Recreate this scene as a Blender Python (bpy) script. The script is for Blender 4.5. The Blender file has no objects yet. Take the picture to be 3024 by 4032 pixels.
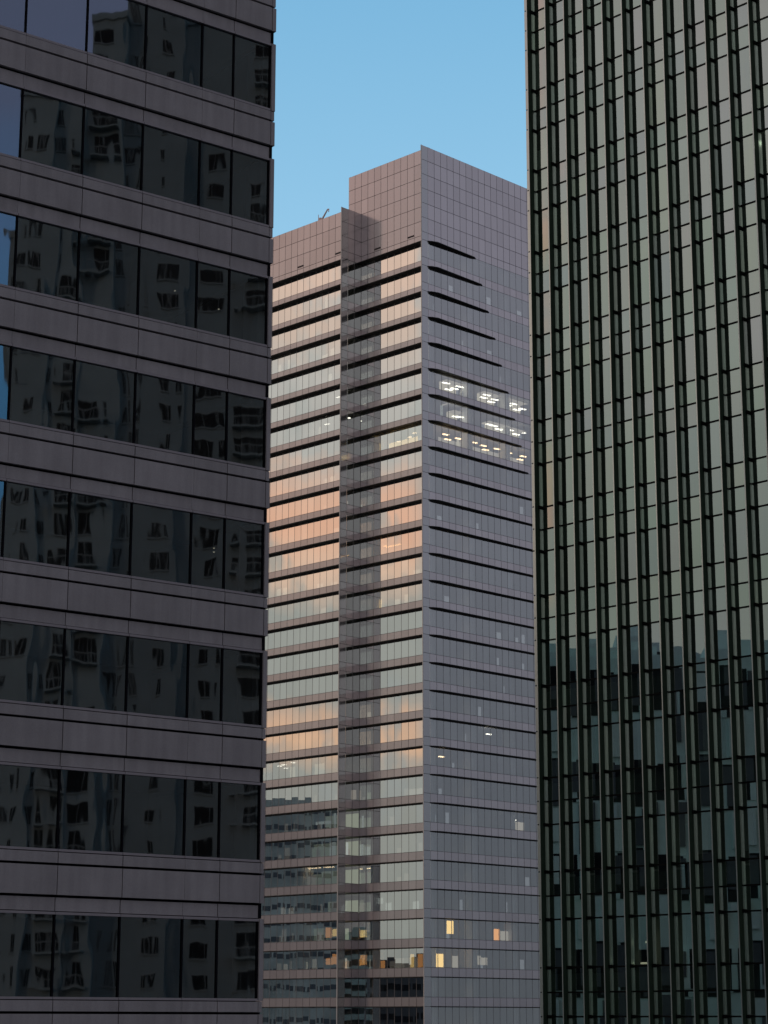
import bpy, math, random
from math import sin, cos, tan, atan, radians as rad
random.seed(7)
sc = bpy.context.scene

# ------------------------------------------------------------------ camera
CAMZ = 45.0
cam_d = bpy.data.cameras.new("camera")
cam = bpy.data.objects.new("camera", cam_d)
sc.collection.objects.link(cam)
cam_d.sensor_fit = 'VERTICAL'
cam_d.sensor_height = 24.0
cam_d.lens = 8315.8 / 4032 * 24.0
cam_d.clip_start = 0.5
cam_d.clip_end = 12000
cam.rotation_mode = 'XYZ'
from mathutils import Matrix, Vector
cam.matrix_world = Matrix.Translation((0, 0, CAMZ)) @ Matrix.Rotation(rad(90 + 13.555), 4, 'X') @ Matrix.Rotation(rad(0.05), 4, 'Z')
sc.camera = cam

# ------------------------------------------------------------------ world
world = bpy.data.worlds.new("World")
sc.world = world
world.use_nodes = True
wn = world.node_tree.nodes; wl_ = world.node_tree.links
wn.clear()
def N(nt, kind, **kw):
    n = nt.nodes.new(kind)
    for k, v in kw.items():
        if k.startswith('i_'):
            n.inputs[k[2:].replace('_', ' ')].default_value = v
        elif k[0] == 'n' and k[1:].isdigit():
            n.inputs[int(k[1:])].default_value = v
        else:
            setattr(n, k, v)
    return n
W = world.node_tree
SUN_EL, SUN_AZ = rad(6.0), rad(-112.0)
sky = N(W, 'ShaderNodeTexSky', sky_type='NISHITA')
sky.sun_disc = False
sky.sun_elevation = SUN_EL
sky.sun_rotation = SUN_AZ
sky.altitude = 50
sky.air_density = 1.0; sky.dust_density = 1.6; sky.ozone_density = 3.0
bg_sky = N(W, 'ShaderNodeBackground'); bg_sky.inputs[1].default_value = 0.15
wl_.new(sky.outputs[0], bg_sky.inputs[0])
tc = N(W, 'ShaderNodeTexCoord')
sep = N(W, 'ShaderNodeSeparateXYZ')
wl_.new(tc.outputs['Generated'], sep.inputs[0])
# cloud banks: stretched noise displaces the elevation at which each layer lies
mp = N(W, 'ShaderNodeMapping'); mp.inputs['Scale'].default_value = (3.0, 3.0, 14.0)
wl_.new(tc.outputs['Generated'], mp.inputs[0])
noi = N(W, 'ShaderNodeTexNoise'); noi.inputs['Scale'].default_value = 2.2; noi.inputs['Detail'].default_value = 4
wl_.new(mp.outputs[0], noi.inputs[0])
m1 = N(W, 'ShaderNodeMath', operation='SUBTRACT', n1=0.5); wl_.new(noi.outputs[0], m1.inputs[0])
m2 = N(W, 'ShaderNodeMath', operation='MULTIPLY', n1=0.06); wl_.new(m1.outputs[0], m2.inputs[0])
zz = N(W, 'ShaderNodeMath', operation='ADD'); wl_.new(sep.outputs[2], zz.inputs[0]); wl_.new(m2.outputs[0], zz.inputs[1])
def ramp(stops, src, mn=0.0, mx=1.0):
    mr = N(W, 'ShaderNodeMapRange'); mr.inputs[1].default_value = mn; mr.inputs[2].default_value = mx
    wl_.new(src, mr.inputs[0])
    r = N(W, 'ShaderNodeValToRGB'); cr = r.color_ramp
    while len(cr.elements) > 1: cr.elements.remove(cr.elements[-1])
    first = True
    for p, c in stops:
        p = (p - mn) / (mx - mn)
        if first:
            e = cr.elements[0]; e.position = p; first = False
        else:
            e = cr.elements.new(p)
        e.color = (*c, 1)
    wl_.new(mr.outputs[0], r.inputs[0])
    return r.outputs[0]
def el(a): return sin(rad(a))
west = ramp([(el(0), (.24, .24, .23)), (el(2), (.31, .32, .295)), (el(6.5), (.36, .36, .33)), (el(7.4), (.80, .50, .33)),
             (el(8.2), (.70, .46, .33)), (el(8.9), (.37, .375, .345)), (el(10.6), (.38, .385, .355)), (el(11.6), (.84, .57, .42)),
             (el(13.0), (.90, .51, .35)), (el(14.6), (.84, .52, .38)), (el(15.6), (.54, .52, .485)), (el(17.0), (.60, .56, .52)),
             (el(18.4), (.72, .56, .47)), (el(20.6), (.84, .59, .47)), (el(22), (.98, .62, .57)), (el(27), (.80, .55, .54)),
             (el(50), (.30, .33, .38)), (el(90), (.22, .26, .33))], zz.outputs[0])
west2 = ramp([(el(0), (.28, .28, .27)), (el(8), (.36, .38, .37)), (el(12), (.36, .38, .355)), (el(18), (.52, .525, .50)),
              (el(24), (.57, .55, .54)), (el(30), (.50, .48, .48)), (el(50), (.3, .33, .38)), (el(90), (.22, .26, .33))], zz.outputs[0])
east = ramp([(el(0), (.15, .165, .19)), (el(6), (.175, .19, .225)), (el(12), (.25, .26, .31)), (el(20), (.28, .285, .345)),
             (el(30), (.27, .29, .36)), (el(90), (.22, .26, .33))], zz.outputs[0])
south = ramp([(el(0), (.08, .12, .20)), (el(13), (.11, .30, .54)), (el(17), (.14, .38, .68)), (el(21), (.21, .37, .66)), (el(25), (.28, .30, .47)),
              (el(35), (.26, .27, .36)), (el(90), (.20, .25, .33))], zz.outputs[0])
plain = ramp([(el(0), (.19, .18, .19)), (el(10), (.26, .245, .255)), (el(25), (.34, .32, .335)), (el(50), (.30, .30, .33)), (el(90), (.22, .26, .33))], zz.outputs[0])
north = ramp([(el(0), (.42, .60, .72)), (el(12), (.58, .88, 1.12)), (el(20), (.40, .76, 1.04)), (el(27), (.27, .62, .93)), (el(60), (.14, .30, .52))], sep.outputs[2])
# horizontal direction weights
def smooth(src, a, b):
    r = N(W, 'ShaderNodeMapRange', interpolation_type='SMOOTHSTEP'); r.inputs[1].default_value = a; r.inputs[2].default_value = b
    wl_.new(src, r.inputs[0]); return r.outputs[0]
def mixc(f, a, b):
    x = N(W, 'ShaderNodeMix', data_type='RGBA'); wl_.new(f, x.inputs[0]); wl_.new(a, x.inputs[6]); wl_.new(b, x.inputs[7]); return x.outputs[2]
mp3 = N(W, 'ShaderNodeMapping'); mp3.inputs['Scale'].default_value = (30, 30, 22); wl_.new(tc.outputs['Generated'], mp3.inputs[0])
no3 = N(W, 'ShaderNodeTexNoise'); no3.inputs['Scale'].default_value = 1.6; no3.inputs['Detail'].default_value = 3; wl_.new(mp3.outputs[0], no3.inputs[0])
mr3 = N(W, 'ShaderNodeMapRange', interpolation_type='SMOOTHSTEP'); mr3.inputs[1].default_value = .50; mr3.inputs[2].default_value = .68; mr3.inputs[4].default_value = .75
wl_.new(no3.outputs[0], mr3.inputs[0])
west = mixc(mr3.outputs[0], west, west2)                            # grey gaps in the glowing cloud
wst = mixc(smooth(sep.outputs[1], -0.023, -0.040), west, west2)     # the warm bank ends just south of west
ew = mixc(smooth(sep.outputs[0], -0.3, 0.3), wst, east)
az = N(W, 'ShaderNodeMath', operation='ARCTAN2'); wl_.new(sep.outputs[0], az.inputs[0]); wl_.new(sep.outputs[1], az.inputs[1])
az1 = N(W, 'ShaderNodeMath', operation='SUBTRACT', n1=1.95); wl_.new(az.outputs[0], az1.inputs[0])
az2 = N(W, 'ShaderNodeMath', operation='ABSOLUTE'); wl_.new(az1.outputs[0], az2.inputs[0])
allc = mixc(smooth(sep.outputs[1], -0.12, -0.30), ew, plain)
allc = mixc(smooth(az2.outputs[0], .32, .17), allc, south)           # clear gap in the cloud to the south-east
allc = mixc(smooth(sep.outputs[1], .35, .75), allc, north)
bg_cl = N(W, 'ShaderNodeBackground'); bg_cl.inputs[1].default_value = 1.0
wl_.new(allc, bg_cl.inputs[0])
fn_ = N(W, 'ShaderNodeMapRange', interpolation_type='SMOOTHSTEP'); fn_.inputs[1].default_value = .35; fn_.inputs[2].default_value = .75; fn_.inputs[3].default_value = 1.0; fn_.inputs[4].default_value = .72
wl_.new(sep.outputs[1], fn_.inputs[0]); fac_n = fn_.outputs[0]                          # clear blue Nishita sky to the north
mxs = N(W, 'ShaderNodeMixShader')
wl_.new(fac_n, mxs.inputs[0]); wl_.new(bg_sky.outputs[0], mxs.inputs[1]); wl_.new(bg_cl.outputs[0], mxs.inputs[2])
wo = N(W, 'ShaderNodeOutputWorld'); wl_.new(mxs.outputs[0], wo.inputs[0])

# ------------------------------------------------------------------ sun
sd = bpy.data.lights.new("sun", 'SUN'); sd.energy = 0.35; sd.angle = rad(12); sd.color = (1, .78, .6)
sun = bpy.data.objects.new("sun", sd); sc.collection.objects.link(sun)
sdir = Vector((sin(SUN_AZ) * cos(SUN_EL), cos(SUN_AZ) * cos(SUN_EL), sin(SUN_EL)))
sun.rotation_euler = sdir.to_track_quat('Z', 'Y').to_euler()
sun.location = (0, 0, 300)

sc.view_settings.view_transform = 'Standard'
sc.view_settings.look = 'None'
sc.view_settings.exposure = 0
sc.view_settings.gamma = 1
sc.cycles.max_bounces = 8
sc.cycles.glossy_bounces = 6
sc.cycles.transparent_max_bounces = 10
sc.cycles.sample_clamp_indirect = 6

# ------------------------------------------------------------------ materials
def new_mat(name):
    m = bpy.data.materials.new(name); m.use_nodes = True
    m.node_tree.nodes.clear(); return m, m.node_tree
def principled(name, col, rough=.6, metal=0.0, noise=0.0, nscale=3.0, coat=0.0, fine=0.0, spec=.5):
    m, t = new_mat(name); L = t.links
    b = N(t, 'ShaderNodeBsdfPrincipled'); o = N(t, 'ShaderNodeOutputMaterial'); L.new(b.outputs[0], o.inputs[0])
    b.inputs['Base Color'].default_value = (*col, 1); b.inputs['Roughness'].default_value = rough; b.inputs['Metallic'].default_value = metal
    b.inputs['Specular IOR Level'].default_value = spec
    if noise:
        g = N(t, 'ShaderNodeTexCoord')
        n = N(t, 'ShaderNodeTexNoise'); n.inputs['Scale'].default_value = nscale; n.inputs['Detail'].default_value = 6; n.inputs['Roughness'].default_value = .65
        L.new(g.outputs['Object'], n.inputs[0])
        r = N(t, 'ShaderNodeMapRange'); r.inputs[1].default_value = .3; r.inputs[2].default_value = .7
        r.inputs[3].default_value = 1 - noise; r.inputs[4].default_value = 1 + noise
        L.new(n.outputs[0], r.inputs[0])
        src = r.outputs[0]
        if fine:
            n2 = N(t, 'ShaderNodeTexNoise'); n2.inputs['Scale'].default_value = 45; n2.inputs['Detail'].default_value = 2
            L.new(g.outputs['Object'], n2.inputs[0])
            r2 = N(t, 'ShaderNodeMapRange'); r2.inputs[1].default_value = .3; r2.inputs[2].default_value = .7; r2.inputs[3].default_value = 1 - fine; r2.inputs[4].default_value = 1 + fine
            L.new(n2.outputs[0], r2.inputs[0])
            mm = N(t, 'ShaderNodeMath', operation='MULTIPLY'); L.new(src, mm.inputs[0]); L.new(r2.outputs[0], mm.inputs[1]); src = mm.outputs[0]
        mx = N(t, 'ShaderNodeVectorMath', operation='SCALE'); mx.inputs[0].default_value = col
        L.new(src, mx.inputs[3]); L.new(mx.outputs[0], b.inputs['Base Color'])
    return m
def panel_variation(t, g, wx, wy, amp):
    """a value per cladding panel, read from the UV cell the panel carries"""
    L = t.links
    uv = N(t, 'ShaderNodeUVMap'); uv.uv_map = 'cell'
    wnz = N(t, 'ShaderNodeTexWhiteNoise', noise_dimensions='2D'); L.new(uv.outputs[0], wnz.inputs[0])
    r = N(t, 'ShaderNodeMapRange'); r.inputs[3].default_value = 1 - amp; r.inputs[4].default_value = 1 + amp
    L.new(wnz.outputs[0], r.inputs[0]); return r.outputs[0], wnz.outputs[1]
def glass(name, tint, refl, trans, bump=0.0, bscale=1.0, edge=.35, rough=0.0, diffuse=None, var=.06, hv=0.0, bstretch=(1, 1, 1)):
    """coated glass: mirror part + see-through (or opaque backed) part"""
    m, t = new_mat(name); L = t.links
    g = N(t, 'ShaderNodeTexCoord')
    gl = N(t, 'ShaderNodeBsdfGlossy', distribution='GGX'); gl.inputs['Roughness'].default_value = rough
    v, wc = panel_variation(t, g, 1, 1, var)
    sc_ = N(t, 'ShaderNodeVectorMath', operation='SCALE'); sc_.inputs[0].default_value = tint
    L.new(v, sc_.inputs[3])
    if hv:
        ma = N(t, 'ShaderNodeVectorMath', operation='MULTIPLY_ADD'); ma.inputs[1].default_value = (2 * hv,) * 3; ma.inputs[2].default_value = (1 - hv,) * 3
        L.new(wc, ma.inputs[0]); mu = N(t, 'ShaderNodeVectorMath', operation='MULTIPLY'); L.new(ma.outputs[0], mu.inputs[0]); L.new(sc_.outputs[0], mu.inputs[1])
        L.new(mu.outputs[0], gl.inputs['Color'])
    else: L.new(sc_.outputs[0], gl.inputs['Color'])
    if diffuse:
        tr = N(t, 'ShaderNodeBsdfDiffuse')
        s2 = N(t, 'ShaderNodeVectorMath', operation='SCALE'); s2.inputs[0].default_value = diffuse
        L.new(v, s2.inputs[3]); L.new(s2.outputs[0], tr.inputs['Color'])
    else:
        tr = N(t, 'ShaderNodeBsdfTransparent'); tr.inputs[0].default_value = (*trans, 1)
    lw = N(t, 'ShaderNodeLayerWeight'); lw.inputs[0].default_value = .35
    mr = N(t, 'ShaderNodeMapRange'); mr.inputs[3].default_value = refl; mr.inputs[4].default_value = min(1, refl + edge)
    L.new(lw.outputs['Fresnel'], mr.inputs[0])
    if bump:
        mpn = N(t, 'ShaderNodeMapping'); mpn.inputs['Scale'].default_value = bstretch
        L.new(g.outputs['Object'], mpn.inputs[0])
        nz = N(t, 'ShaderNodeTexNoise'); nz.inputs['Scale'].default_value = bscale; nz.inputs['Detail'].default_value = 1.5
        L.new(mpn.outputs[0], nz.inputs[0])
        bp = N(t, 'ShaderNodeBump'); bp.inputs['Strength'].default_value = 1.0; bp.inputs['Distance'].default_value = bump
        L.new(nz.outputs[0], bp.inputs['Height']); L.new(bp.outputs[0], gl.inputs['Normal'])
    mx = N(t, 'ShaderNodeMixShader'); L.new(mr.outputs[0], mx.inputs[0]); L.new(tr.outputs[0], mx.inputs[1]); L.new(gl.outputs[0], mx.inputs[2])
    o = N(t, 'ShaderNodeOutputMaterial'); L.new(mx.outputs[0], o.inputs[0]); return m
def emit(name, col, s):
    m, t = new_mat(name); e = N(t, 'ShaderNodeEmission'); e.inputs[0].default_value = (*col, 1); e.inputs[1].default_value = s
    o = N(t, 'ShaderNodeOutputMaterial'); t.links.new(e.outputs[0], o.inputs[0]); return m

M = {}
M['tglass'] = glass('tower vision glass', (.91, .94, .93), .55, (.80, .84, .82), edge=.3, var=.05, bump=.0004, bscale=.6)
M['tspan'] = glass('tower spandrel glass', (1.0, .93, .93), .28, None, diffuse=(.42, .370, .375), edge=.25, rough=.16, var=.07)
M['tfin'] = glass('tower glass fin', (.92, .92, .92), .34, None, diffuse=(.26, .25, .25), edge=.2, rough=.1, var=.06)
M['tjoint'] = principled('dark joint', (.035, .030, .033), .7, spec=.2)
M['tmull'] = principled('window mullion', (.22, .20, .20), .5)
M['tcap'] = principled('fin edge aluminium', (.60, .56, .53), .45, noise=.05)
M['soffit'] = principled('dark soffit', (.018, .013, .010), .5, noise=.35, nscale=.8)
M['troom'] = principled('office interior', (.34, .34, .32), .9, noise=.25, nscale=.35)
M['tslab'] = principled('office slab', (.42, .41, .39), .9)
M['tcol'] = principled('office column', (.85, .85, .82), .8)
M['thead'] = principled('brown head rail', (.10, .058, .04), .5)
M['roof'] = principled('roof', (.16, .16, .16), .9, noise=.2)
M['stone'] = principled('grey stone panel', (.365, .338, .35), .62, noise=.09, nscale=.6, fine=.10, spec=.25)
def weather(mt, amp=.05, streak=.07):
    t = mt.node_tree; L = t.links; b = [n for n in t.nodes if n.type == 'BSDF_PRINCIPLED'][0]
    old = b.inputs['Base Color'].links[0].from_socket
    g = N(t, 'ShaderNodeTexCoord'); v, _ = panel_variation(t, g, 1, 1, amp)
    mp_ = N(t, 'ShaderNodeMapping'); mp_.inputs['Scale'].default_value = (4, 4, .3); L.new(g.outputs['Object'], mp_.inputs[0])
    n = N(t, 'ShaderNodeTexNoise'); n.inputs['Scale'].default_value = 1.0; n.inputs['Detail'].default_value = 3; L.new(mp_.outputs[0], n.inputs[0])
    r = N(t, 'ShaderNodeMapRange'); r.inputs[1].default_value = .35; r.inputs[2].default_value = .65; r.inputs[3].default_value = 1 - streak; r.inputs[4].default_value = 1 + streak * .5
    L.new(n.outputs[0], r.inputs[0]); mm = N(t, 'ShaderNodeMath', operation='MULTIPLY'); L.new(v, mm.inputs[0]); L.new(r.outputs[0], mm.inputs[1])
    sc2 = N(t, 'ShaderNodeVectorMath', operation='SCALE'); L.new(old, sc2.inputs[0]); L.new(mm.outputs[0], sc2.inputs[3]); L.new(sc2.outputs[0], b.inputs['Base Color'])
weather(M['stone'], .07, .09)
M['lframe'] = principled('bronze grey frame', (.34, .305, .325), .5, noise=.05)
M['lgroove'] = principled('black groove', (.006, .006, .010), .8, spec=.1)
M['lglass'] = glass('dark mirror ribbon glass', (.74, .86, .92), .25, (.30, .34, .34), edge=.22, rough=.016, bump=.0042, bscale=.62, var=.05, bstretch=(1.7, 1.7, .55))
M['lroom'] = principled('dark interior', (.05, .05, .05), .9)
M['rglass'] = glass('green grey vision glass', (.84, .92, .86), .46, (.50, .60, .54), edge=.25, bump=.0003, bscale=.5, var=.05, hv=.05)
M['rfin'] = principled('dark green bronze fin', (.034, .058, .040), .6, noise=.15, nscale=1.5, spec=.15)
M['rcap'] = principled('fin edge light aluminium', (.50, .53, .50), .28, metal=.8, noise=.05)
M['rbase'] = principled('mullion aluminium', (.72, .84, .74), .35, metal=1.0, noise=.05)
M['rjoint'] = principled('black gasket', (.008, .009, .008), .7, spec=.1)
M['rroom'] = principled('right interior', (.20, .24, .22), .9, noise=.3, nscale=.3)
M['rblind'] = principled('pale roller blind', (.55, .60, .58), .85, noise=.05)
M['tube'] = emit('fluorescent tube', (1, .93, .80), 4.5)
M['tubewarm'] = emit('warm ceiling light', (1, .70, .40), 5)
M['tubeor'] = emit('orange ceiling light', (1, .50, .16), 3)
M['litroom'] = emit('lit office wall', (1, .88, .66), .75)
M['litdim'] = emit('dim lit office wall', (1, .88, .72), .55)
M['litor'] = emit('orange lit room', (1, .42, .12), 1.7)
M['lityel'] = emit('yellow lit room', (1, .64, .22), 2.4)
M['litgreen'] = emit('greenish lit room', (.74, .80, .56), .5)
M['dimbrown'] = emit('dim warm glow panel', (1, .84, .68), .30)  # panel glows by itself, faint room light put into its colour
M['dimgrey'] = emit('dim cool glow panel', (.84, .90, 1), .26)  # cool version, also glowing in place of dimly lit rooms
M['litwhite'] = emit('white glow panel', (.85, .92, .85), .8)
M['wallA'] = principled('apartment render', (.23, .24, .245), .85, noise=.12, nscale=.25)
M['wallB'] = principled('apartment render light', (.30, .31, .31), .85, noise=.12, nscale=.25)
M['wallC'] = principled('concrete block', (.56, .68, .61), .85, noise=.15, nscale=.2)
M['wallF'] = principled('grey brown render', (.34, .34, .30), .85, noise=.3, nscale=.08)
M['wallE'] = principled('pale grey cladding', (.60, .68, .62), .85, noise=.1, nscale=.2)
M['wallD'] = principled('dark office cladding', (.07, .075, .08), .7, noise=.15, nscale=.2)
M['dwin'] = principled('dark window', (.010, .011, .014), .3, spec=.12)
M['rail'] = principled('balcony rail', (.26, .26, .26), .6)
M['ground'] = principled('city ground', (.05, .052, .05), .95, noise=.4, nscale=.02)
M['crane'] = principled('crane paint', (.80, .64, .62), .5)

# ------------------------------------------------------------------ mesh builder
def dr(az): return Vector((sin(az), cos(az), 0))
class Frame:
    """a facade: s along it, o outwards from it, z up (relative to the camera height)"""
    def __init__(s, P, a, n, mod=1.0): s.P = Vector((P[0], P[1], 0)); s.a = a; s.n = n; s.m = mod
    def pt(s, u, o, z): return s.P + s.a * (u * s.m) + s.n * o + Vector((0, 0, z + CAMZ))
class MB:
    def __init__(s): s.v = []; s.f = []; s.mi = []; s.mats = []; s.cell = []
    def mat(s, k):
        if k not in s.mats: s.mats.append(k)
        return s.mats.index(k)
    def quad(s, pts, k, cell=(0, 0)):
        i = len(s.v); s.v += [Vector(p) for p in pts]; s.f.append(tuple(range(i, i + len(pts)))); s.mi.append(s.mat(k)); s.cell.append(cell)
    def hexa(s, p, k, cell=(0, 0), skip=()):
        # p: 8 points, 0-3 bottom ring, 4-7 top ring
        i = len(s.v); s.v += [Vector(q) for q in p]
        for j, f in enumerate(((3, 2, 1, 0), (4, 5, 6, 7), (0, 1, 5, 4), (1, 2, 6, 5), (2, 3, 7, 6), (3, 0, 4, 7))):
            if j in skip: continue
            s.f.append(tuple(i + q for q in f)); s.mi.append(s.mat(k)); s.cell.append(cell)
    def box(s, F, u0, u1, o0, o1, z0, z1, k, cell=(0, 0)):
        P = F.pt
        s.hexa([P(u0, o0, z0), P(u1, o0, z0), P(u1, o1, z0), P(u0, o1, z0), P(u0, o0, z1), P(u1, o0, z1), P(u1, o1, z1), P(u0, o1, z1)], k, cell)
    def pane(s, F, u0, u1, o, z0, z1, k, tilt=0.0, o2=None):
        """flat glass pane, tilted by a fraction of a degree like real glazing"""
        if o2 is None: o2 = o
        h = abs(u1 - u0) * F.m * .5; hz = (z1 - z0) * .5
        a = random.uniform(-1, 1) * tilt * h; b = random.uniform(-1, 1) * tilt * hz
        c = (random.uniform(0, 100), random.uniform(0, 100))
        s.quad([F.pt(u0, o - a - b, z0), F.pt(u1, o2 + a - b, z0), F.pt(u1, o2 + a + b, z1), F.pt(u0, o - a + b, z1)], k, c)
    def tube(s, a, b, r0, r1, k, n=8):
        a = Vector(a); b = Vector(b); d = (b - a).normalized(); x = d.orthogonal().normalized(); y = d.cross(x)
        A = [a + (x * cos(6.2832 * i / n) + y * sin(6.2832 * i / n)) * r0 for i in range(n)]
        B = [b + (x * cos(6.2832 * i / n) + y * sin(6.2832 * i / n)) * r1 for i in range(n)]
        for i in range(n): s.quad([A[i], A[(i + 1) % n], B[(i + 1) % n], B[i]], k)
        s.quad(A[::-1], k); s.quad(B, k)
    def build(s, name, parent=None, label=None, kind=None):
        me = bpy.data.meshes.new(name); base = parent_base(parent)
        me.from_pydata([v - base for v in s.v], [], s.f)
        for k in s.mats: me.materials.append(M[k])
        uv = me.uv_layers.new(name='cell')
        li = 0
        for i, p in enumerate(me.polygons):
            p.material_index = s.mi[i]
            for _ in p.vertices:
                uv.data[li].uv = s.cell[i]; li += 1
        o = bpy.data.objects.new(name, me); sc.collection.objects.link(o)
        if parent: o.parent = parent
        if label: o['label'] = label
        if kind: o['kind'] = kind
        return o
def parent_base(p):
    b = Vector((0, 0, 0))
    while p is not None:
        b = b + p.location; p = p.parent
    return b
def thing(name, label, cat, loc, group=None):
    o = bpy.data.objects.new(name, None); sc.collection.objects.link(o); o.location = loc
    o.empty_display_size = 2
    o['label'] = label; o['category'] = cat
    if group: o['group'] = group
    return o
def z_of(P): return P.z

# ------------------------------------------------------------------ ground
g = MB(); g.quad([(-6000, -6000, 0), (6000, -6000, 0), (6000, 6000, 0), (-6000, 6000, 0)], 'ground')
go = g.build('ground'); go['kind'] = 'structure'

# ================================================================== CENTRAL TOWER
YC = .77937; m = 1.49464; H = 4.188; Z0 = 119.32; ZT = 135.2148; ZW = 128.0296; SILL = 2.84; NF = 33
O = Vector((6.89441, 313.1003, 0))
du = dr(YC - math.pi / 2); dv = dr(YC)
tower = thing('office_tower', 'tall pink-grey glass tower in the middle with a stepped roof and dark slot', 'skyscraper', (O.x, O.y, 0))
FM = Frame(O, du, -dv, m)                                # front of the main block, u = 0..12
FR = Frame(O, dv, -du, m)                                # right face, v = 0..24
FW = Frame(O - dv * 2 * m, du, -dv, m)                   # front of the left wing, u = 10..32
FS = Frame(O + du * 10 * m, dv, -du, m)                  # return wall between wing and main block (v = -2..0)
ROW = (ZT - Z0 - 1.34) / 6; ROWW = (ZW - Z0 - 1.34) / 3
NV, NW = 24, 32
G = .036
def panels(b, F, u0, u1, z0, z1, k='tspan', back=.5, vis=None, o=0.0):
    """one row of cladding panels with open joints in front of a dark backing"""
    n = int(round(abs(u1 - u0)))
    for i in range(n):
        a = u0 + i; c = (random.uniform(0, 100), random.uniform(0, 100))
        b.box(F, a + G / m, a + 1 - G / m, o - .05, o, z0 + G, z1 - G, k, c)
    b.box(F, u0 + .01, u1 - .01, o - back, o - .045, z0, z1, 'tjoint')
def rows(F, u0, u1, za, zb, n, b):
    h = (za - zb) / n
    for i in range(n): panels(b, F, u0, u1, za - (i + 1) * h, za - i * h)
# parapets and solid top walls
b = MB(); rows(FM, 0, 12, ZT, Z0 + 1.34, 6, b); panels(b, FM, 0, 10, Z0, Z0 + 1.34, back=1.0)
b.build('crown_wall', tower)
b = MB(); rows(FR, 0, NV, ZT, Z0 + 1.34, 6, b); panels(b, FR, 0, NV, Z0, Z0 + 1.34, back=.75)
b.build('crown_wall', tower)
b = MB(); rows(FW, 10, NW, ZW, Z0 + 1.34, 3, b); panels(b, FW, 10, NW, Z0, Z0 + 1.34, back=1.0)
rows(FS, -2, 0, ZW, Z0 + 1.34, 3, b); panels(b, FS, -2, 0, Z0, Z0 + 1.34, back=.75)
b.build('crown_wall', tower)
b = MB(); FB = Frame(O + du * 12 * m, dv, du, m)         # hidden left flank of the crown
rows(FB, 0, NV, ZT, ZW - 1, 4, b); b.build('crown_wall', tower)
# roofs
b = MB(); P = FM.pt
b.hexa([P(.1, -.4, ZT - 1.4), P(11.9, -.4, ZT - 1.4), P(11.9, -NV * m + .4, ZT - 1.4), P(.1, -NV * m + .4, ZT - 1.4),
        P(.1, -.4, ZT - 1.1), P(11.9, -.4, ZT - 1.1), P(11.9, -NV * m + .4, ZT - 1.1), P(.1, -NV * m + .4, ZT - 1.1)], 'roof')
b.build('roof', tower)
b = MB(); P = FW.pt
b.box(FW, 12.1, NW - .1, -22 * m, -.4, ZW - 1.2, ZW - .9, 'roof'); b.box(FW, 10.1, 12.1, -2 * m, -.4, ZW - 1.2, ZW - .9, 'roof')
b.build('roof', tower)
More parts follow.
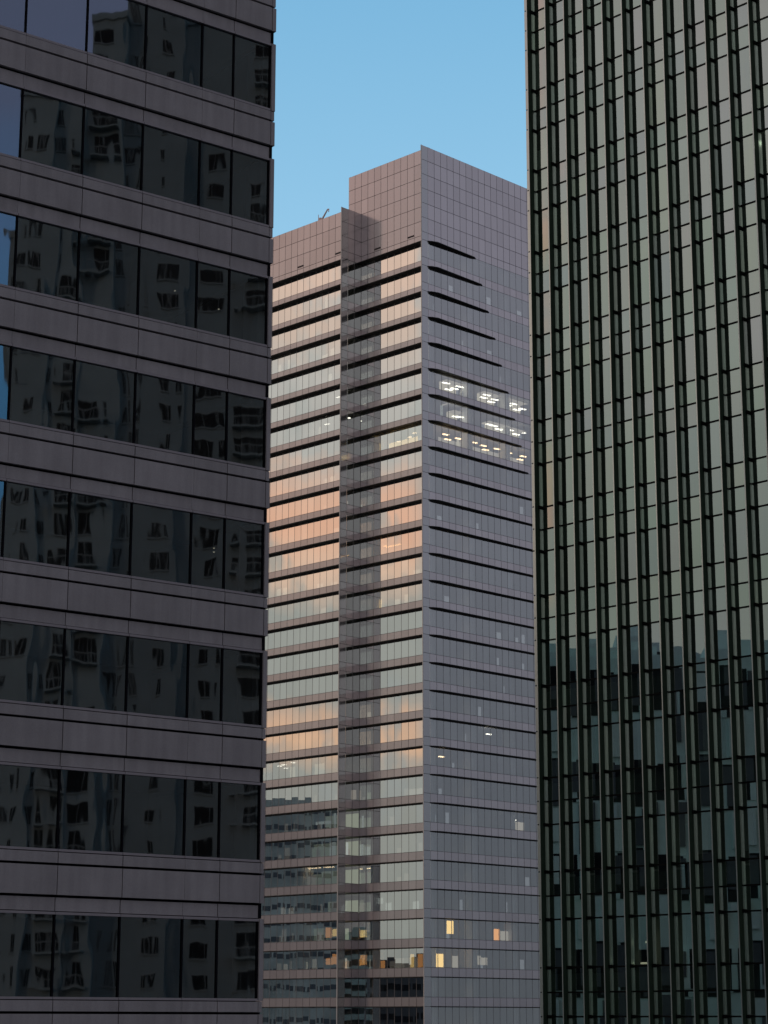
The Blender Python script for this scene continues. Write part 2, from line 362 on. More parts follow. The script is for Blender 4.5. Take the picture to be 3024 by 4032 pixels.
# small vent slots in the crown
for F, u in ((FM, 2.02), (FM, 7.02), (FW, 11.02), (FW, 17.02)):
    b = MB(); b.box(F, u + .03, u + .96, -.02, .05, Z0 + 1.34 + .28, Z0 + 1.34 + .52, 'tjoint'); b.build('vent_slot', tower)
DM, DR = .12, .06; SH = .95
ZB = Z0 - NF * H
for k in range(NF):
    zt = Z0 - k * H; zs = zt - SILL; zb = zt - H
    # ---- spandrels
    bb = MB(); panels(bb, FM, 0, 10, zb, zs, back=.3); bb.build('spandrel', tower)
    bb = MB(); panels(bb, FR, 0, NV, zb, zs, back=.3); bb.build('spandrel', tower)
    bb = MB(); panels(bb, FW, 10, NW, zb, zs, back=.3); panels(bb, FS, -2, 0, zb, zs, back=.3); bb.build('spandrel', tower)
    # ---- ribbon windows, flush with the spandrels
    def ribbon(b, F, u0, u1, tilt=.0016):
        for ua in range(u0, u1):
            b.pane(F, ua + .01, ua + .99, -.03, zs, zt, 'tglass', tilt)
            b.box(F, ua + 1 - .018, ua + 1 + .018, -.10, -.016, zs, zt, 'tmull')
        b.box(F, u0, u1, -.10, -.014, zs - .01, zs + .03, 'tmull')
    b = MB(); ribbon(b, FM, 0, 10); b.build('ribbon_window', tower)
    b = MB(); ribbon(b, FW, 10, NW); ribbon(b, FS, -2, 0); b.build('ribbon_window', tower)
    b = MB(); ribbon(b, FR, 0, NV); b.build('ribbon_window', tower)
    # ---- projecting sunshade shelves between the fins, and tapering ones on the right face
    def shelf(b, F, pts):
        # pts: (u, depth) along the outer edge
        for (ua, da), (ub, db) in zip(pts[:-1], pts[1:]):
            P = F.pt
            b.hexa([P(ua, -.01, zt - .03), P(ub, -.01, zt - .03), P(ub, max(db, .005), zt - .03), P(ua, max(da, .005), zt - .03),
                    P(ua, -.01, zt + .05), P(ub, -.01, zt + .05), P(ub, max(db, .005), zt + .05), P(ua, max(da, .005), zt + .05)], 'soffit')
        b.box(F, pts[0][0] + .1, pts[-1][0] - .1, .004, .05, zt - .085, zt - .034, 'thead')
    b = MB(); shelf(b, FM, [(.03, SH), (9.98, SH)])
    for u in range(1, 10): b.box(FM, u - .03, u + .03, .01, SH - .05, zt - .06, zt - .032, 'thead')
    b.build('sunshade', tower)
    b = MB(); shelf(b, FW, [(10.07, SH), (NW - .02, SH)])
    for u in range(11, NW): b.box(FW, u - .03, u + .03, .01, SH - .05, zt - .06, zt - .032, 'thead')
    b.build('sunshade', tower)
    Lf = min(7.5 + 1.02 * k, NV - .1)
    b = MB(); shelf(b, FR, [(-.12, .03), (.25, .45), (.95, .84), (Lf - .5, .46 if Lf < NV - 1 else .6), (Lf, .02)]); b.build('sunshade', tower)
    # ---- slab edge to core
    b = MB()
    b.box(FM, .6, 10.5, -7 * m, -DM - .12, zb + .15, zb + .75, 'tslab'); b.box(FW, 10.6, NW - .2, -8 * m, -DM - .12, zb + .15, zb + .75, 'tslab')
    b.box(FM, .6, 5, -NV * m + .3, -7 * m - .01, zb + .15, zb + .75, 'tslab')
    b.build('floor_slab', tower)
b = MB(); b.box(FM, .1, 5.2, -NV * m + .3, -.6, Z0 + .15, Z0 + .55, 'tslab'); b.box(FM, 5.2, 11.9, -7.2 * m, -DM - .12, Z0 + .15, Z0 + .55, 'tslab'); b.box(FW, 12, NW - .2, -8 * m, -DM - .12, Z0 + .15, Z0 + .55, 'tslab'); b.build('floor_slab', tower)
# glass fins that run past both fronts
def fin(F, v0, ztop):
    b = MB(); z = ztop; lev = []
    n = 6 if ztop > 130 else 3; h = (ztop - Z0 - 1.34) / n
    for i in range(n): lev.append((ztop - (i + 1) * h, ztop - i * h))
    lev.append((Z0, Z0 + 1.34))
    for k in range(NF):
        zt = Z0 - k * H; lev.append((zt - SILL, zt)); lev.append((zt - H, zt - SILL))
    for a, c in lev:
        b.box(F, v0 + .06, v0 + .985, -.06, 0, a + .03, c - .03, 'tfin', (random.uniform(0, 99), random.uniform(0, 99)))
    b.box(F, v0 + .05, v0 + .98, -.05, -.012, ZB, ztop - .03, 'tjoint')
    fo = b.build('fin', tower)
    e = MB(); e.box(F, v0, v0 + .055, -.13, .01, ZB, ztop, 'tcap'); e.build('edge_cap', fo)
fin(FR, -1, ZT); fin(FS, -3, ZW)
# corner closing strips of the recess ends
b = MB(); b.box(FR, .03, .16, -.28, -.12, ZB, Z0, 'tjoint'); b.box(FS, -1.97, -1.84, -.28, -.12, ZB, Z0, 'tjoint'); b.build('corner_post', tower)
# back walls, core and columns seen through the glass
b = MB(); b.box(FM, 5.2, 9.8, -16 * m, -7.2 * m, ZB, Z0 + 1, 'troom'); b.box(FM, .8, 9.8, -7.3 * m, -7.1 * m, ZB, Z0 + 1, 'troom')
b.box(FM, 5, 5.1, -NV * m + 1, -7.2 * m, ZB, Z0 + 1, 'troom')
b.box(FW, 10.6, NW - .5, -8.2 * m, -8 * m, ZB, Z0 + 1, 'troom'); b.build('core', tower)
b = MB(); b.box(FM, .5, 12, -NV * m - .2, -NV * m, ZB, ZT - .5, 'tspan'); b.box(FW, NW, NW + .1, -22 * m, -.1, ZB, ZW - .5, 'tspan'); b.box(FW, 12, NW, -22 * m - .2, -22 * m, ZB, ZW - .5, 'tspan'); b.build('rear_wall', tower)
for v in (.65, 6.65, 12.65, 18.65):
    b = MB(); b.box(FR, v - .42, v + .10, -2.0, -.45, ZB, Z0, 'tcol'); b.box(FR, v + .28, v + .42, -2.0, -.5, ZB, Z0, 'tcol'); b.build('column', tower)
for F, u in ((FW, 17.1), (FM, 8.9), (FW, 24)):
    b = MB(); b.box(F, u - .72, u - .25, -2.6, -DM - .2, ZB, Z0, 'tcol'); b.box(F, u - .02, u + .6, -2.6, -DM - .2, ZB, Z0, 'tcol'); b.build('column', tower)
b = MB(); b.box(FM, 0.3, 10, -NV * m, -1.4, -CAMZ, ZB, 'wallC'); b.box(FW, 10, NW, -22 * m, -.5, -CAMZ, ZB, 'wallC'); b.build('base_storeys', tower)

# ---- things lit inside: (face, u0, u1, floor position top, bottom, depth behind the plane, material)
def zf(f): return 119.6386 - f * 4.2
def lit(F, u0, u1, f0, f1, dep, mat, name='lit_wall', th=.06):
    if abs(f1 % 1 - .6) < .015: f1 += .055
    b = MB(); b.box(F, u0, u1, -dep - th, -dep, zf(f1), zf(f0), mat); b.build(name, tower)
def lamp(F, u, f, L=.5, mat='tube', dep=2.0, skew=0.0):
    """ceiling light: a short tube under the ceiling that runs inwards"""
    b = MB(); z = zf(f)
    P = F.pt
    b.hexa([P(u, -dep, z), P(u + .12 + L, -dep + skew, z), P(u + .12 + L, -dep - .35 + skew, z), P(u, -dep - .35, z),
            P(u, -dep, z + .12), P(u + .12 + L, -dep + skew, z + .12), P(u + .12 + L, -dep - .35 + skew, z + .12), P(u, -dep - .35, z + .12)], mat)
    b.build('ceiling_light', tower)
for u0, u1, f0, f1, mt in ((3.0, 5.9, 5.30, 5.60, 'litdim'), (8.9, 11.6, 5.30, 5.60, 'litdim'), (12.9, 15.9, 5.28, 5.6, 'litdim'),
                           (4.1, 5.7, 6.40, 6.6, 'litdim'), (3.2, 3.45, 6.2, 6.6, 'litwhite'), (9.6, 15.6, 6.42, 6.6, 'litdim')):
    lit(FR, u0, u1, f0 - .06, f1, 1.9, 'litroom' if mt == 'litdim' else mt)
    b = MB(); b.box(FR, u0, u1, -1.9, -.3, zf(f0) + .25, zf(f0) + .31, 'litdim'); b.build('lit_ceiling', tower)
for u, f in ((3.1, 5.30), (3.5, 5.52), (4.4, 5.42), (5.2, 5.28), (9.0, 5.42), (9.5, 5.28), (10.2, 5.50), (10.8, 5.36), (13.0, 5.42), (13.9, 5.30), (14.4, 5.50), (15.3, 5.40),
             (4.2, 6.34), (4.6, 6.50), (5.2, 6.46), (9.9, 6.42), (10.6, 6.42), (11.4, 6.50), (13.2, 6.40), (14.2, 6.50), (15.2, 6.36)):
    lamp(FR, u, f, .75, 'tube', 1.2, .25)
lit(FR, 3.0, 16.5, 7.36, 7.60, 2.2, 'litdim')
for u, f in ((3.1, 7.30), (3.4, 7.47), (5.0, 7.32), (7.5, 7.3), (9.0, 7.32), (9.3, 7.46), (11.1, 7.30), (13.1, 7.32), (14.9, 7.46), (15.4, 7.30)):
    lamp(FR, u, f, .6, 'tubewarm', 1.2, .2)
lit(FR, 5.7, 6.1, 7.25, 7.6, 2.0, 'litroom')
lit(FM, 3.0, 7.2, 7.34, 7.6, 2.2, 'lityel'); lit(FM, 1.3, 3.0, 7.4, 7.6, 2.4, 'litdim'); lit(FM, 8.1, 8.5, 7.3, 7.6, 1.6, 'lityel')
for u, f in ((2.9, 7.25), (3.6, 7.36), (5.2, 7.42)): lamp(FM, u, f, .3, 'tubewarm', 1.5)
lamp(FM, 5.2, 11.36, 2.0, 'tubeor', 1.6); lamp(FM, 7.3, 11.3, .3, 'tubeor', 1.6)
lit(FM, 1.2, 2.1, 12.36, 12.58, 1.5, 'litroom'); lit(FM, 2.3, 3.2, 12.46, 12.6, 1.5, 'litdim')
lit(FM, 3.9, 4.5, 13.30, 13.6, 1.5, 'litroom'); lit(FM, 5.2, 6.0, 13.42, 13.6, 1.5, 'litroom'); lit(FM, 7.9, 8.4, 13.3, 13.6, 1.6, 'lityel')
for u0, u1, f0 in ((20.1, 20.7, 12.34), (21.0, 21.7, 12.34), (14.5, 15.4, 12.46), (12.4, 13.2, 12.5), (11.2, 11.8, 10.4), (10.8, 11.3, 9.5), (12.0, 12.9, 10.45),
                   (16.6, 17.1, 13.35), (14.0, 14.8, 13.42), (16.8, 17.3, 9.3), (13.4, 14.0, 4.3), (20.0, 20.4, 3.2), (17.2, 17.6, 3.2), (13.0, 13.6, 3.3), (14.1, 14.9, 3.46),
                   (15.0, 15.3, 6.3), (21.5, 22.1, 3.3), (11.0, 11.8, 17.3), (12.8, 13.5, 8.4), (13.9, 14.3, 8.42), (17.3, 17.7, 1.2), (14.2, 14.5, 1.1)):
    lit(FW, u0, u1, f0, math.floor(f0) + .61, 1.4, 'litdim' if u0 < 18 and f0 > 9 else 'litroom')
lamp(FW, 10.8, 6.25, .12, 'tube', 1.6); lamp(FW, 14.0, 6.25, .5, 'tube', 1.6); lamp(FW, 12.3, 5.3, .4, 'tube', 1.6)
# floor 19/20 of the wing: lit office with round ceiling lights
lit(FW, 16.6, 21.9, 19.1, 19.6, 5.0, 'litroom')
for u, f in ((20.9, 19.16), (20.2, 19.13), (19.9, 19.27), (18.8, 19.09), (18.0, 19.19), (17.1, 19.04)): lamp(FW, u, f, .35, 'tube', 1.5)
# lower wing floors: greenish lit offices and white self-glowing panels
lit(FW, 11.0, 16.0, 21.1, 21.6, 4.5, 'litgreen'); lit(FW, 10.8, 17.8, 22.1, 22.6, 4.5, 'litgreen'); lit(FW, 10.8, 16.6, 23.12, 23.6, 4.5, 'litgreen'); lit(FW, 10.8, 16.6, 24.2, 24.6, 6, 'litgreen')
lit(FW, 13.2, 14.6, 21.36, 21.47, 1.8, 'litwhite'); lit(FW, 14.6, 15.6, 21.36, 21.47, 1.8, 'litwhite'); lit(FW, 12.6, 12.9, 21.1, 21.6, 1.8, 'litwhite')
lit(FW, 12.6, 13.5, 22.15, 22.6, 1.8, 'litwhite'); lit(FW, 11.6, 12.4, 22.25, 22.6, 1.8, 'litwhite'); lit(FW, 10.8, 11.1, 22.2, 22.6, 1.8, 'litwhite')
for u, L in ((15.7, .8), (14.7, .8), (13.6, .4), (12.7, .8), (11.6, .25), (11.1, .25)): lamp(FW, u, 23.06, L, 'tubewarm', 1.4)
lamp(FM, 9.4, 23.06, .6, 'tubeor', 1.4); lamp(FM, 8.5, 23.06, .9, 'tubeor', 1.4)
lit(FW, 15.0, 16.6, 23.25, 23.6, 2.4, 'litgreen'); lit(FW, 19.9, 20.6, 24.4, 24.6, 1.6, 'litdim'); lit(FW, 18.6, 19.4, 24.42, 24.6, 1.6, 'litdim')
lit(FW, 12.9, 13.8, 25.2, 25.56, 1.5, 'litor'); lit(FW, 11.9, 12.8, 25.26, 25.52, 1.5, 'lityel'); lit(FW, 15.0, 16.6, 25.2, 25.6, 3, 'litgreen')
lit(FM, 9.6, 10.3, 25.14, 25.5, 1.6, 'litdim'); lit(FM, 8.5, 9.4, 25.16, 25.5, 1.7, 'lityel'); lit(FM, 8.2, 9.4, 25.5, 25.6, 1.5, 'litor'); lamp(FM, 9.1, 25.12, .6, 'tubeor', 1.4)
lit(FW, 11.9, 12.8, 26.14, 26.5, 1.5, 'litor'); lit(FW, 12.8, 13.8, 26.28, 26.52, 1.6, 'litor'); lit(FW, 10.9, 11.7, 26.3, 26.6, 1.8, 'litdim')
lit(FM, 9.2, 9.8, 26.3, 26.45, 1.5, 'litdim'); lit(FM, 10.1, 10.5, 26.3, 26.45, 1.5, 'litdim')
lit(FM, 1.4, 2.9, 26.2, 26.6, 1.7, 'litor'); lit(FM, 1.5, 2.0, 26.24, 26.6, 1.5, 'lityel'); lit(FM, 3.2, 7.6, 26.3, 26.6, 4, 'litdim')
lit(FM, 1.1, 4.0, 20.42, 20.6, 1.6, 'litdim')
for u0, u1 in ((6.4, 7.2), (2.6, 3.4), (1.2, 1.9)): lit(FM, u0, u1, 24.38, 24.6, 1.5, 'litwhite' if u0 > 2 else 'litdim')
lit(FR, 3.0, 3.95, 25.05, 25.5, 1.0, 'lityel'); lit(FR, 9.95, 10.8, 25.26, 25.6, 1.0, 'litor'); lit(FR, 11.1, 12.8, 25.32, 25.6, 1.2, 'litdim')
lit(FR, 1.15, 2.45, 26.2, 26.6, 1.0, 'lityel'); lit(FR, 7.05, 7.9, 26.22, 26.54, 1.0, 'litdim'); lit(FR, 8.0, 8.9, 26.28, 26.54, 1.0, 'litdim'); lit(FR, 4.1, 5.0, 26.25, 26.6, 1.6, 'litdim')
lamp(FR, 2.4, 19.3, .55, 'tubewarm', 1.4); lamp(FR, 9.6, 18.25, .5, 'tube', 1.4); lamp(FR, 13.4, 21.3, .4, 'tube', 1.4); lit(FR, 13.2, 15.2, 21.34, 21.6, 1.5, 'litdim')
r5 = random.Random(11)  # random dim glowing panels added to suggest faintly lit rooms
for f in (20, 21, 22, 23, 24, 25, 26):
    for u in range(10, 22):
        if r5.random() < (.55 if u < 17 else .3):
            h = r5.uniform(.12, .42); lit(FW, u + .12, u + .12 + r5.uniform(.3, .76), f + .60 - h, f + .60, 2.0 + r5.random(), r5.choice(['litgreen', 'dimbrown', 'dimbrown']))
    for u in (1, 2, 4, 5, 6, 8, 9):
        if r5.random() < .3: h = r5.uniform(.1, .3); lit(FM, u + .12, u + .8, f + .60 - h, f + .60, 1.8, 'dimbrown')
for f in range(1, 27):
    for u in range(1, 16):
        if r5.random() < .10: h = r5.uniform(.12, .34); lit(FR, u + .15, u + .15 + r5.uniform(.25, .7), f + .60 - h, f + .60, 1.3, 'dimgrey')
    for u in range(11, 22):
        if f < 20 and r5.random() < .10: h = r5.uniform(.08, .3); lit(FW, u + .15, u + .15 + r5.uniform(.25, .7), f + .60 - h, f + .60, 1.5, 'dimbrown')
for F, u0, u1, f0, f1, mt in ((FW, 16.9, 17.4, 25.3, 25.6, 'litdim'), (FW, 14.1, 14.8, 25.36, 25.6, 'litdim'), (FW, 19.2, 19.8, 26.45, 26.6, 'litdim'), (FW, 16.2, 16.8, 26.4, 26.6, 'litroom'),
                              (FW, 14.9, 15.5, 26.3, 26.6, 'litdim'), (FM, 5.1, 5.8, 26.38, 26.6, 'litdim'), (FM, 7.1, 7.7, 26.4, 26.6, 'litor'), (FM, 3.1, 3.6, 26.2, 26.6, 'lityel'),
                              (FM, 9.1, 9.3, 25.2, 25.6, 'litroom'), (FW, 15.1, 16.5, 23.3, 23.6, 'litdim'), (FW, 12.0, 13.9, 23.4, 23.6, 'litgreen'), (FM, 7.4, 8.1, 24.2, 24.4, 'litwhite')):
    lit(F, u0, u1, f0, f1, 1.2, mt)
# vertical blinds / screens on the lowest visible floors
for i in range(13):
    u = 18.1 + i * .55
    for f0, f1 in ((20.30, 20.60), (27.05, 27.5), (28.05, 28.6)):
        if f0 == 27.05 and i in (0, 1, 2): continue
        b = MB(); b.box(FW, u, u + .26, -1.6, -1.5, zf(f1), zf(f0), 'tcol'); b.build('blind_slat', tower)

# ================================================================== roof crane on the wing
c0 = FW.pt(16.65, -3.2, ZW - .9)
crane = thing('roof_crane', 'small reddish jib crane poking over the roof edge of the middle tower', 'crane', c0)
b = MB(); b.tube(c0, c0 + Vector((0, 0, 3.0)), .36, .26, 'crane'); b.tube(c0 + du * .45, c0 + du * .45 + Vector((0, 0, 3.7)), .09, .05, 'crane'); b.build('mast', crane)
a = -du; tip = c0 + a * 1.75 + Vector((0, 0, 4.05))
b = MB(); b.tube(c0 + Vector((0, 0, 2.2)), tip, .17, .11, 'crane'); b.tube(tip, tip + a * .3 + Vector((0, 0, -.06)), .12, .12, 'crane'); b.tube(tip + a * .26, tip + a * .26 + Vector((0, 0, -.5)), .06, .08, 'crane'); b.build('jib', crane)

# ================================================================== LEFT TOWER
YL = .91792; wl = 2.07028; ZA = 28.55908; HL = 4.0
PL = Vector((-10.66193, 57.86465, 0))
left = thing('stone_office_block', 'dark grey stone-clad office building at left with horizontal bands of mirror windows', 'office building', (PL.x, PL.y, 0))
FL = Frame(PL, dr(YL), dr(YL + math.pi / 2), wl)
UE = 4.335; UG = 4.262; ULEFT = -12.0
# far flank (faces away to the right), used for the corner returns
PE = PL + dr(YL) * (UE * wl)
FE = Frame(PE, dr(YL - math.pi / 2), dr(YL), 1.0)
joints = [-11, -9, -7, -5, -3, -1, 1, 2, 3.577]
mull = [ULEFT, -11, -10, -9, -8, -7, -6, -5, -4, -3, -2, -1, 0, 1, 2, 3, 3.577, UG]
DEP = 18.0
T = .014
for k in range(-3, 12):
    zA = ZA - k * HL
    S1, S2, T1, T2, Gb = zA - .34, zA - 1.21, zA - 1.625, zA - 1.71, zA + .08
    # window k lies above the sill joint: from Gb up to T2 of the storey above
    b = MB(); gr = .03
    faint = (0, 3, -2, -4, -6); cuts = [ULEFT] + sorted(joints + list(faint)) + [UG]
    def strip(z0, z1, o, th=.12, cs=cuts, mat='stone', g_=T):
        for i in range(len(cs) - 1):
            ga = .004 if cs[i] in faint else g_; gb = .004 if cs[i + 1] in faint else g_
            b.box(FL, cs[i] + ga / wl, cs[i + 1] - gb / wl, o - th, o, z0, z1, mat, (random.uniform(0, 99), random.uniform(0, 99)))
    strip(S1 + .035, zA - .013, 0); strip(S2 + .035, S1 - .035, 0); strip(T1 + .013, S2 - .035, -.085)
    b.box(FL, ULEFT, UG - .005, -.35, -.10 - .09, T1, zA, 'lgroove')
    # faint intermediate joints
    b.build('spandrel', left)
    b = MB(); cs2 = [ULEFT] + [q for q in mull[1:-1]] + [UG]
    for i in range(len(cs2) - 1):
        b.box(FL, cs2[i] + .008 / wl, cs2[i + 1] - .008 / wl, -.14, -.02, zA + .013, Gb, 'lframe')
        b.box(FL, cs2[i] + .008 / wl, cs2[i + 1] - .008 / wl, -.14, -.02, T2, T1 - .013, 'lframe')
    b.box(FL, ULEFT, UG, -.3, -.145, zA - .02, Gb - .03, 'lgroove'); b.box(FL, ULEFT, UG, -.3, -.145, T2 + .03, T1 + .02, 'lgroove')
    b.build('window_rail', left)
    ztop = ZA - (k - 1) * HL - 1.71
    for i in range(len(mull) - 1):
        if mull[i] < -2.5 and k % 1 == 0 and mull[i + 1] <= -2.0: continue
        b = MB(); b.pane(FL, mull[i] + .012, mull[i + 1] - .012, -.10, Gb - .01, ztop + .01, 'lglass', .0012)
        b.box(FL, mull[i] - .010, mull[i] + .010, -.16, -.05, Gb, ztop, 'lgroove')
        if i == len(mull) - 2: b.box(FL, UG - .015, UG + .002, -.16, -.05, Gb, ztop, 'lgroove')
        b.build('window', left)
    b = MB(); i = 0; uu = ULEFT
    while uu < -2.5:
        b.pane(FL, uu + .012, uu + .988, -.10, Gb - .01, ztop + .01, 'lglass', .0012); b.box(FL, uu - .01, uu + .01, -.16, -.05, Gb, ztop, 'lgroove'); uu += 1
    b.build('window', left)
    # corner pier: shaft beside the glass, blocks beside the stone, recessed neck
    b = MB()
    b.box(FL, UG + .006, UE, -.35, .0, zA + .013, ztop + .07, 'stone')
    b.box(FL, UG + .006, UE - .008, -.35, -.015, S1 + .03, zA - .013, 'stone')
    b.box(FL, UG + .006, UE, -.35, .0, S2 + .03, S1 - .03, 'stone')
    b.box(FL, UG - .006, UE - .05, -.35, -.085, T1 - .0, S2 - .03, 'stone')
    b.box(FL, UG, UE - .025, -.3, -.06, T1, zA, 'lgroove')
    b.build('corner_pier', left)
    # end wall of the storey
    b = MB(); b.box(FE, .36, DEP, -.3, -.002, S2 + .03, S1 - .03, 'stone'); b.box(FE, .36, DEP, -.3, -.02, S1 + .03, zA, 'stone'); b.box(FE, .36, DEP, -.3, -.1, T1, S2 - .03, 'stone')
    b.box(FE, .36, DEP, -.35, -.13, T1, zA, 'lgroove'); b.box(FE, .36, 1.2, -.3, -.002, zA + .01, ztop + .08, 'stone'); b.box(FE, 1.2, DEP, -.3, -.12, zA + .01, ztop + .08, 'dwin')
    b.build('end_wall', left)
    b = MB(); b.box(FL, ULEFT, UE - .2, -6.0, -.36, zA - 1.5, zA - .5, 'lroom'); b.build('floor_slab', left)
zlo, zhi = ZA - 12 * HL, ZA + 3 * HL + 2.4
b = MB(); b.box(FL, ULEFT, UE - .2, -DEP + .2, -6.05, zlo, zhi, 'lroom'); b.build('core', left)
b = MB(); b.box(FL, ULEFT, UE - .05, -DEP + .1, -.1, zhi, zhi + .4, 'roof'); b.build('roof', left)
b = MB(); b.box(FL, ULEFT, UE, -DEP, -.05, -CAMZ, ZA - 11 * HL - 1.7, 'stone'); b.build('lower_storeys', left)
b = MB(); b.box(FL, ULEFT - .1, ULEFT, -DEP, -.05, zlo + .1, zhi, 'stone'); b.box(FL, ULEFT, UE - .2, -DEP, -DEP + .18, zlo + .1, zhi, 'stone'); b.build('rear_wall', left)
for u, z, dep in ((2.95, ZA - 2 * HL + 1.62, 1.2), (3.74, ZA - 2 * HL + 1.36, 1.2), (3.74, ZA - 4 * HL + 1.6, 1.2), (3.74, ZA - 4 * HL + 1.48, 1.2)):
    b = MB(); b.box(FL, u, u + .018, -dep - .05, -dep, z, z + .02, 'litroom'); b.build('ceiling_light', left)

# ================================================================== RIGHT TOWER
YR = 2.37859; wr = 1.20237; ZJ = 44.29912; HR = 4.2; dF = .43038; fm, fk = .25228, .50052
PR = Vector((7.31644, 95.82934, 0))
right = thing('finned_glass_tower', 'dark green-grey glass tower at right with close-set vertical fins', 'skyscraper', (PR.x, PR.y, 0))
FRt = Frame(PR, dr(YR), dr(YR + math.pi / 2), wr)
NB = 24; KT, KB = -3, 14
zhiR = ZJ - KT * HR; zloR = ZJ - KB * HR
rr = random.Random(3)
for j in range(NB):
    b = MB()
    for k in range(KT, KB):
        zj = ZJ - k * HR
        lv = [zj, zj - fm * HR, zj - fk * HR, zj - HR]
        for i in range(3):
            b.pane(FRt, j + .03, j + .97, 0, lv[i + 1], lv[i], 'rglass', .0034)
            b.box(FRt, j + .03, j + .97, -.06, .03, lv[i + 1] - .035, lv[i + 1] + .035, 'rjoint')
    b.build('glazing_strip', right)
for j in range(NB + 1):
    b = MB(); w = .026 / wr
    b.box(FRt, j - w, j + w, .02, dF - .012, zloR, zhiR, 'rfin')
    w2 = .05 / wr
    for k in range(KT, KB):
        zj = ZJ - k * HR
        for z in (zj, zj - fk * HR):
            b.box(FRt, j - .075, j + .075, .0, .20, z - .075, z + .075, 'rjoint')
        b.box(FRt, j - w2 * 1.02, j + w2 * 1.02, .0, .118, zj - fm * HR - .03, zj - fm * HR + .03, 'rjoint')
    fo = b.build('fin', right)
    b = MB(); b.box(FRt, j - w2, j + w2, -.08, .05, zloR, zhiR, 'rbase'); b.box(FRt, j - w2 * .92, j + w2 * .92, .062, .112, zloR, zhiR, 'rbase'); b.build('mullion', fo)
    b = MB(); b.box(FRt, j - w * 1.02, j + w * 1.02, dF - .012, dF + .002, zloR, zhiR, 'rcap'); b.build('edge_cap', fo)
# pale corner casing with joints
b = MB()
for k in range(KT, KB):
    zj = ZJ - k * HR; lv = [zj, zj - fm * HR, zj - fk * HR, zj - HR]
    for i in range(3): b.box(FRt, -.135, -.026, 0, dF - .02, lv[i + 1] + .03, lv[i] - .03, 'rcap')
b.box(FRt, -.128, -.03, 0, dF - .04, zloR, zhiR, 'rjoint')
b.build('corner_casing', right)
for k in range(KT, KB):
    zj = ZJ - k * HR
    b = MB(); b.box(FRt, 0, NB, -5, -.12, zj - fk * HR + .1, zj - .25, 'rroom'); b.build('floor_slab', right)
b = MB(); b.box(FRt, 0, NB, -18, -5.05, zloR, zhiR, 'rroom'); b.box(FRt, -.12, 0.0, -18, 0, zloR, zhiR, 'rfin'); b.box(FRt, NB, NB + .12, -18, 0, zloR, zhiR, 'rfin'); b.build('core', right)
b = MB(); b.box(FRt, -.12, NB, -18, 0, zhiR, zhiR + .4, 'roof'); b.build('roof', right)
b = MB(); b.box(FRt, -.12, NB, -18, -.02, -CAMZ, zloR, 'rfin'); b.build('lower_storeys', right)
def zr(f): return ZJ - f * HR
def blind(u0, u1, f0, f1, dep=.12, mat='rblind', name='blind'):
    b = MB(); b.box(FRt, u0, u1, -dep - .02, -dep, zr(f1), zr(f0), mat); b.build(name, right)
blind(.05, .95, -.62, 0.0); blind(2.1, 2.95, -.22, 0.0); blind(.05, .95, .74, 1.0)  # pale panels put close behind three panes that stand out paler
for u, f, L in ((5.4, 7.40, .18), (9.3, 7.40, .2), (6.9, 7.41, .06), (4.35, 9.76, .35), (4.1, 9.97, .4), (3.42, 9.93, .1), (11.2, 1.575, .5)):
    b = MB(); b.box(FRt, u, u + L, -.5, -.4, zr(f) - .04, zr(f) + .04, 'tube' if f < 9 else 'litroom'); b.build('ceiling_light', right)
for j in range(12):
    if rr.random() < .8: blind(j + .05 + rr.uniform(0, .3), j + .62 + rr.uniform(0, .33), 9.02, 9.98 , dep=.9)
    if rr.random() < .7: blind(j + .1, j + .95, 7.1, 7.98, dep=.6)
    if rr.random() < .6: blind(j + .1 + rr.uniform(0, .3), j + .95, 8.1, 8.9, dep=.9)
    if rr.random() < .8: blind(j + .35, j + .95, 10.2, 10.6, dep=.5)

# ================================================================== buildings that stand outside the frame and are mirrored in the glass
nL = dr(YL + math.pi / 2)
def mir(P):
    P = Vector(P); d = (P - PL).dot(nL); q = P - nL * (2 * d); return q
# residential high-rise that the left block's windows mirror
DV = 200.0
def vx(px): return (px - 1512) * .0245
def vz(py): return DV * tan(rad(13.555) + atan((2016 - py) / 8316))
p0 = mir((vx(1100), DV, 0)); p1 = mir((vx(0), DV, 0))
ax = (p1 - p0); Lr = ax.length; ax.normalize()
nr = (PL - p0); nr = nr - ax * nr.dot(ax); nr.z = 0; nr.normalize()
FA = Frame(p0, ax, nr, 1.0)                # s runs from px 1100 (s=0) leftwards
def sx(px): return (1100 - px) * .0245
apt = thing('apartment_tower', 'beige apartment high-rise with punched windows, mirrored in the left block', 'apartment building', (p0.x, p0.y, 0))
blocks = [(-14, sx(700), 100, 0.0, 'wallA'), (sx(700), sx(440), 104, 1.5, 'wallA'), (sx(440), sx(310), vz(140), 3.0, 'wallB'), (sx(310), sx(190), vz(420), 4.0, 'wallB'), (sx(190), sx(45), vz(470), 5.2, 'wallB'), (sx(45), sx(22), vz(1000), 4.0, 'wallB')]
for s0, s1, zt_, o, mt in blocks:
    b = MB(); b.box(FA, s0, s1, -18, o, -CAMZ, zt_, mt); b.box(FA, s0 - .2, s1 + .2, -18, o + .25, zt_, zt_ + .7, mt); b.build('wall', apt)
cols = [(1040, 955, 0, 1.9, True), (855, 790, 0, 1.7, False), (655, 618, 1.5, 1.5, False), (480, 462, 1.5, 2.3, False), (520, 505, 1.5, 2.3, False), (405, 335, 3.0, 2.1, True), (290, 248, 4.0, 2.2, True), (216, 194, 4.0, 1.6, False), (150, 118, 5.2, 1.7, False), (90, 72, 5.2, 1.3, False)]
cnt = 0; rest = MB(); ra = random.Random(21)
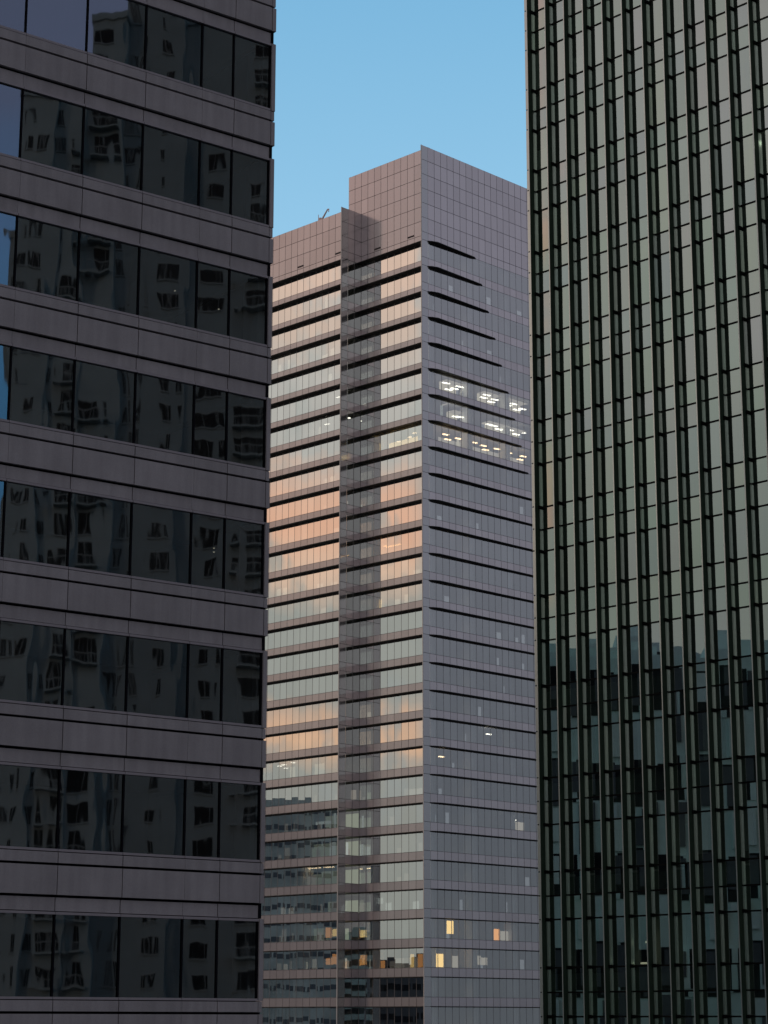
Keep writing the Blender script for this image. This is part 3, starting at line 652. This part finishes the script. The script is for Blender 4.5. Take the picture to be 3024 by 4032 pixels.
for fl_ in range(0, 48):
    zc = 102 - fl_ * 3.0
    for a, c, o, h, bal in cols:
        top = [bt for bt in blocks if bt[0] - .01 <= sx(a) and sx(c) <= bt[1] + .01]
        if not top or zc + h > top[0][2] - .6: continue
        if ra.random() < .10: continue
        h = h * ra.uniform(.75, 1.2); bal = bal and ra.random() < .75
        w = MB() if cnt < 100 and zc < 97 else rest
        s0, s1 = sx(a) + ra.uniform(-.1, .2), sx(c) + ra.uniform(-.2, .25); oo = top[0][3]
        w.box(FA, s0, s1, oo - .1, oo + .03, zc, zc + h, 'dwin')
        w.box(FA, s0, s1, oo + .02, oo + .10, zc + h - .12, zc + h, 'rail')
        w.box(FA, (s0 + s1) / 2 - .04, (s0 + s1) / 2 + .04, oo + .03, oo + .07, zc, zc + h, 'rail')
        if bal:
            w.box(FA, s0 - .3, s1 + .3, oo, oo + 1.2, zc - .25, zc - .08, 'wallB'); w.box(FA, s0 - .3, s1 + .3, oo + 1.14, oo + 1.2, zc + .72, zc + .80, 'rail')
            q = s0 - .3
            while q < s1 + .3: w.box(FA, q, q + .06, oo + 1.14, oo + 1.2, zc - .08, zc + .72, 'rail'); q += .5
        else:
            w.box(FA, s0 - .08, s1 + .08, oo, oo + .16, zc - .12, zc, 'rail')
        if w is not rest: w.build('window', apt); cnt += 1
rest.build('window', apt, kind='stuff')
# western skyline mirrored in the right tower and the low floors of the middle tower
def block(name, label, cat, x, y, wx, wy, h, wall, glassm, floor=3.6, band=.5, dome=0):
    """simple storeyed block: walls, ribbon windows per floor, parapet and roof plant"""
    t = thing(name, label, cat, (x, y, 0), 'buildings across the street mirrored in the glass')
    F = Frame((x, y), Vector((1, 0, 0)), Vector((0, 1, 0)))
    b = MB(); b.box(F, -wx / 2, wx / 2, -wy / 2, wy / 2, -CAMZ, h, wall); b.build('wall', t)
    nfl = int((h + CAMZ) / floor)
    for i in range(min(nfl, 24)):
        z1 = h - 1.2 - i * floor; z0 = z1 - floor * band
        b = MB(); b.box(F, -wx / 2 - .06, wx / 2 + .06, -wy / 2 - .06, wy / 2 + .06, z0, z1, glassm)
        q = -wy / 2 + 1.5
        while q < wy / 2 - 1:
            b.box(F, -wx / 2 - .14, wx / 2 + .14, q, q + .5, z0 - .01, z1 + .01, wall); q += 3.0
        b.build('window_band', t)
    if not dome:
        b = MB(); b.box(F, -wx * .3, wx * .25, -wy * .3, wy * .1, h, h + 2.2, wall); b.box(F, 0, wx * .3, wy * .2, wy * .4, h, h + 1.2, wall); b.build('roof_plant', t)
    if dome:
        for i in range(dome):
            b = MB(); cy = y if dome == 1 else y - wy * .35 + i * wy * .7 / (dome - 1); n = 12; R_ = wy / dome * (.5 if dome == 1 else .62)
            pts = [(x + wx / 2 - .5, cy + R_ * cos(math.pi * q / n), CAMZ + h + R_ * .8 * sin(math.pi * q / n)) for q in range(n + 1)]
            pt2 = [(x - wx / 2 + .5, p[1], p[2]) for p in pts]
            for q in range(n): b.quad([pts[q], pts[q + 1], pt2[q + 1], pt2[q]], wall)
            b.quad(pts, wall); b.quad(pt2[::-1], wall); b.build('vault', t)
    return t
block('office_block', 'grey flat-roofed block mirrored beside the corner of the finned tower', 'office building', -165, 93, 16, 13, 42.0, 'wallE', 'dwin', 5.0, .35)
block('office_block', 'pale stepped block, highest of the skyline mirrored in the finned tower', 'office building', -166, 81.5, 16, 9.6, 46.0, 'wallE', 'dwin', 4.4, .3)
block('office_block', 'pale round-roofed block mirrored right of the tallest one in the finned tower', 'office building', -168, 73.4, 16, 6.2, 43.5, 'wallE', 'dwin', 4.4, .4, dome=1)
block('office_block', 'smaller round-roofed block mirrored near the right edge of the finned tower', 'office building', -168, 67, 16, 6.2, 40.5, 'wallE', 'dwin', 4.4, .4, dome=1)
t = block('office_block', 'dark banded block mirrored across the lower half of the finned tower', 'office building', -80, 75, 14, 44, 30.0, 'wallC', 'dwin', 7.6, .5)
F = Frame((-73, 53), Vector((0, 1, 0)), Vector((1, 0, 0))); b = MB(); r9 = random.Random(5)
for iz in range(11):
    for iy in range(17):
        z1 = 28.6 - iz * 3.8; q = r9.random(); k_ = 'wallE' if (iz % 2 == 1 and q < .62) or q < .12 else ('wallD' if q < .8 else None)
        if k_: b.box(F, iy * 2.6 + .2, iy * 2.6 + 2.3 - r9.uniform(0, .9), .0, .22, z1 - r9.uniform(2.4, 3.6), z1, k_)
b.build('facade_panel', t)
block('office_block', 'dark slab mirrored in the low floors of the middle tower wing', 'office building', -240, 346.5, 20, 50, 54, 'wallF', 'wallD', 4.0, .3)
block('office_block', 'low dark block mirrored below the main front of the middle tower', 'office building', -260, 306, 20, 38, 15.0, 'wallD', 'dwin', 4.0, .4)
block('office_block', 'grey block south of the viewpoint mirrored in the tower slot', 'office building', -10, -120, 60, 20, 30, 'wallF', 'dwin', 4.0, .5)
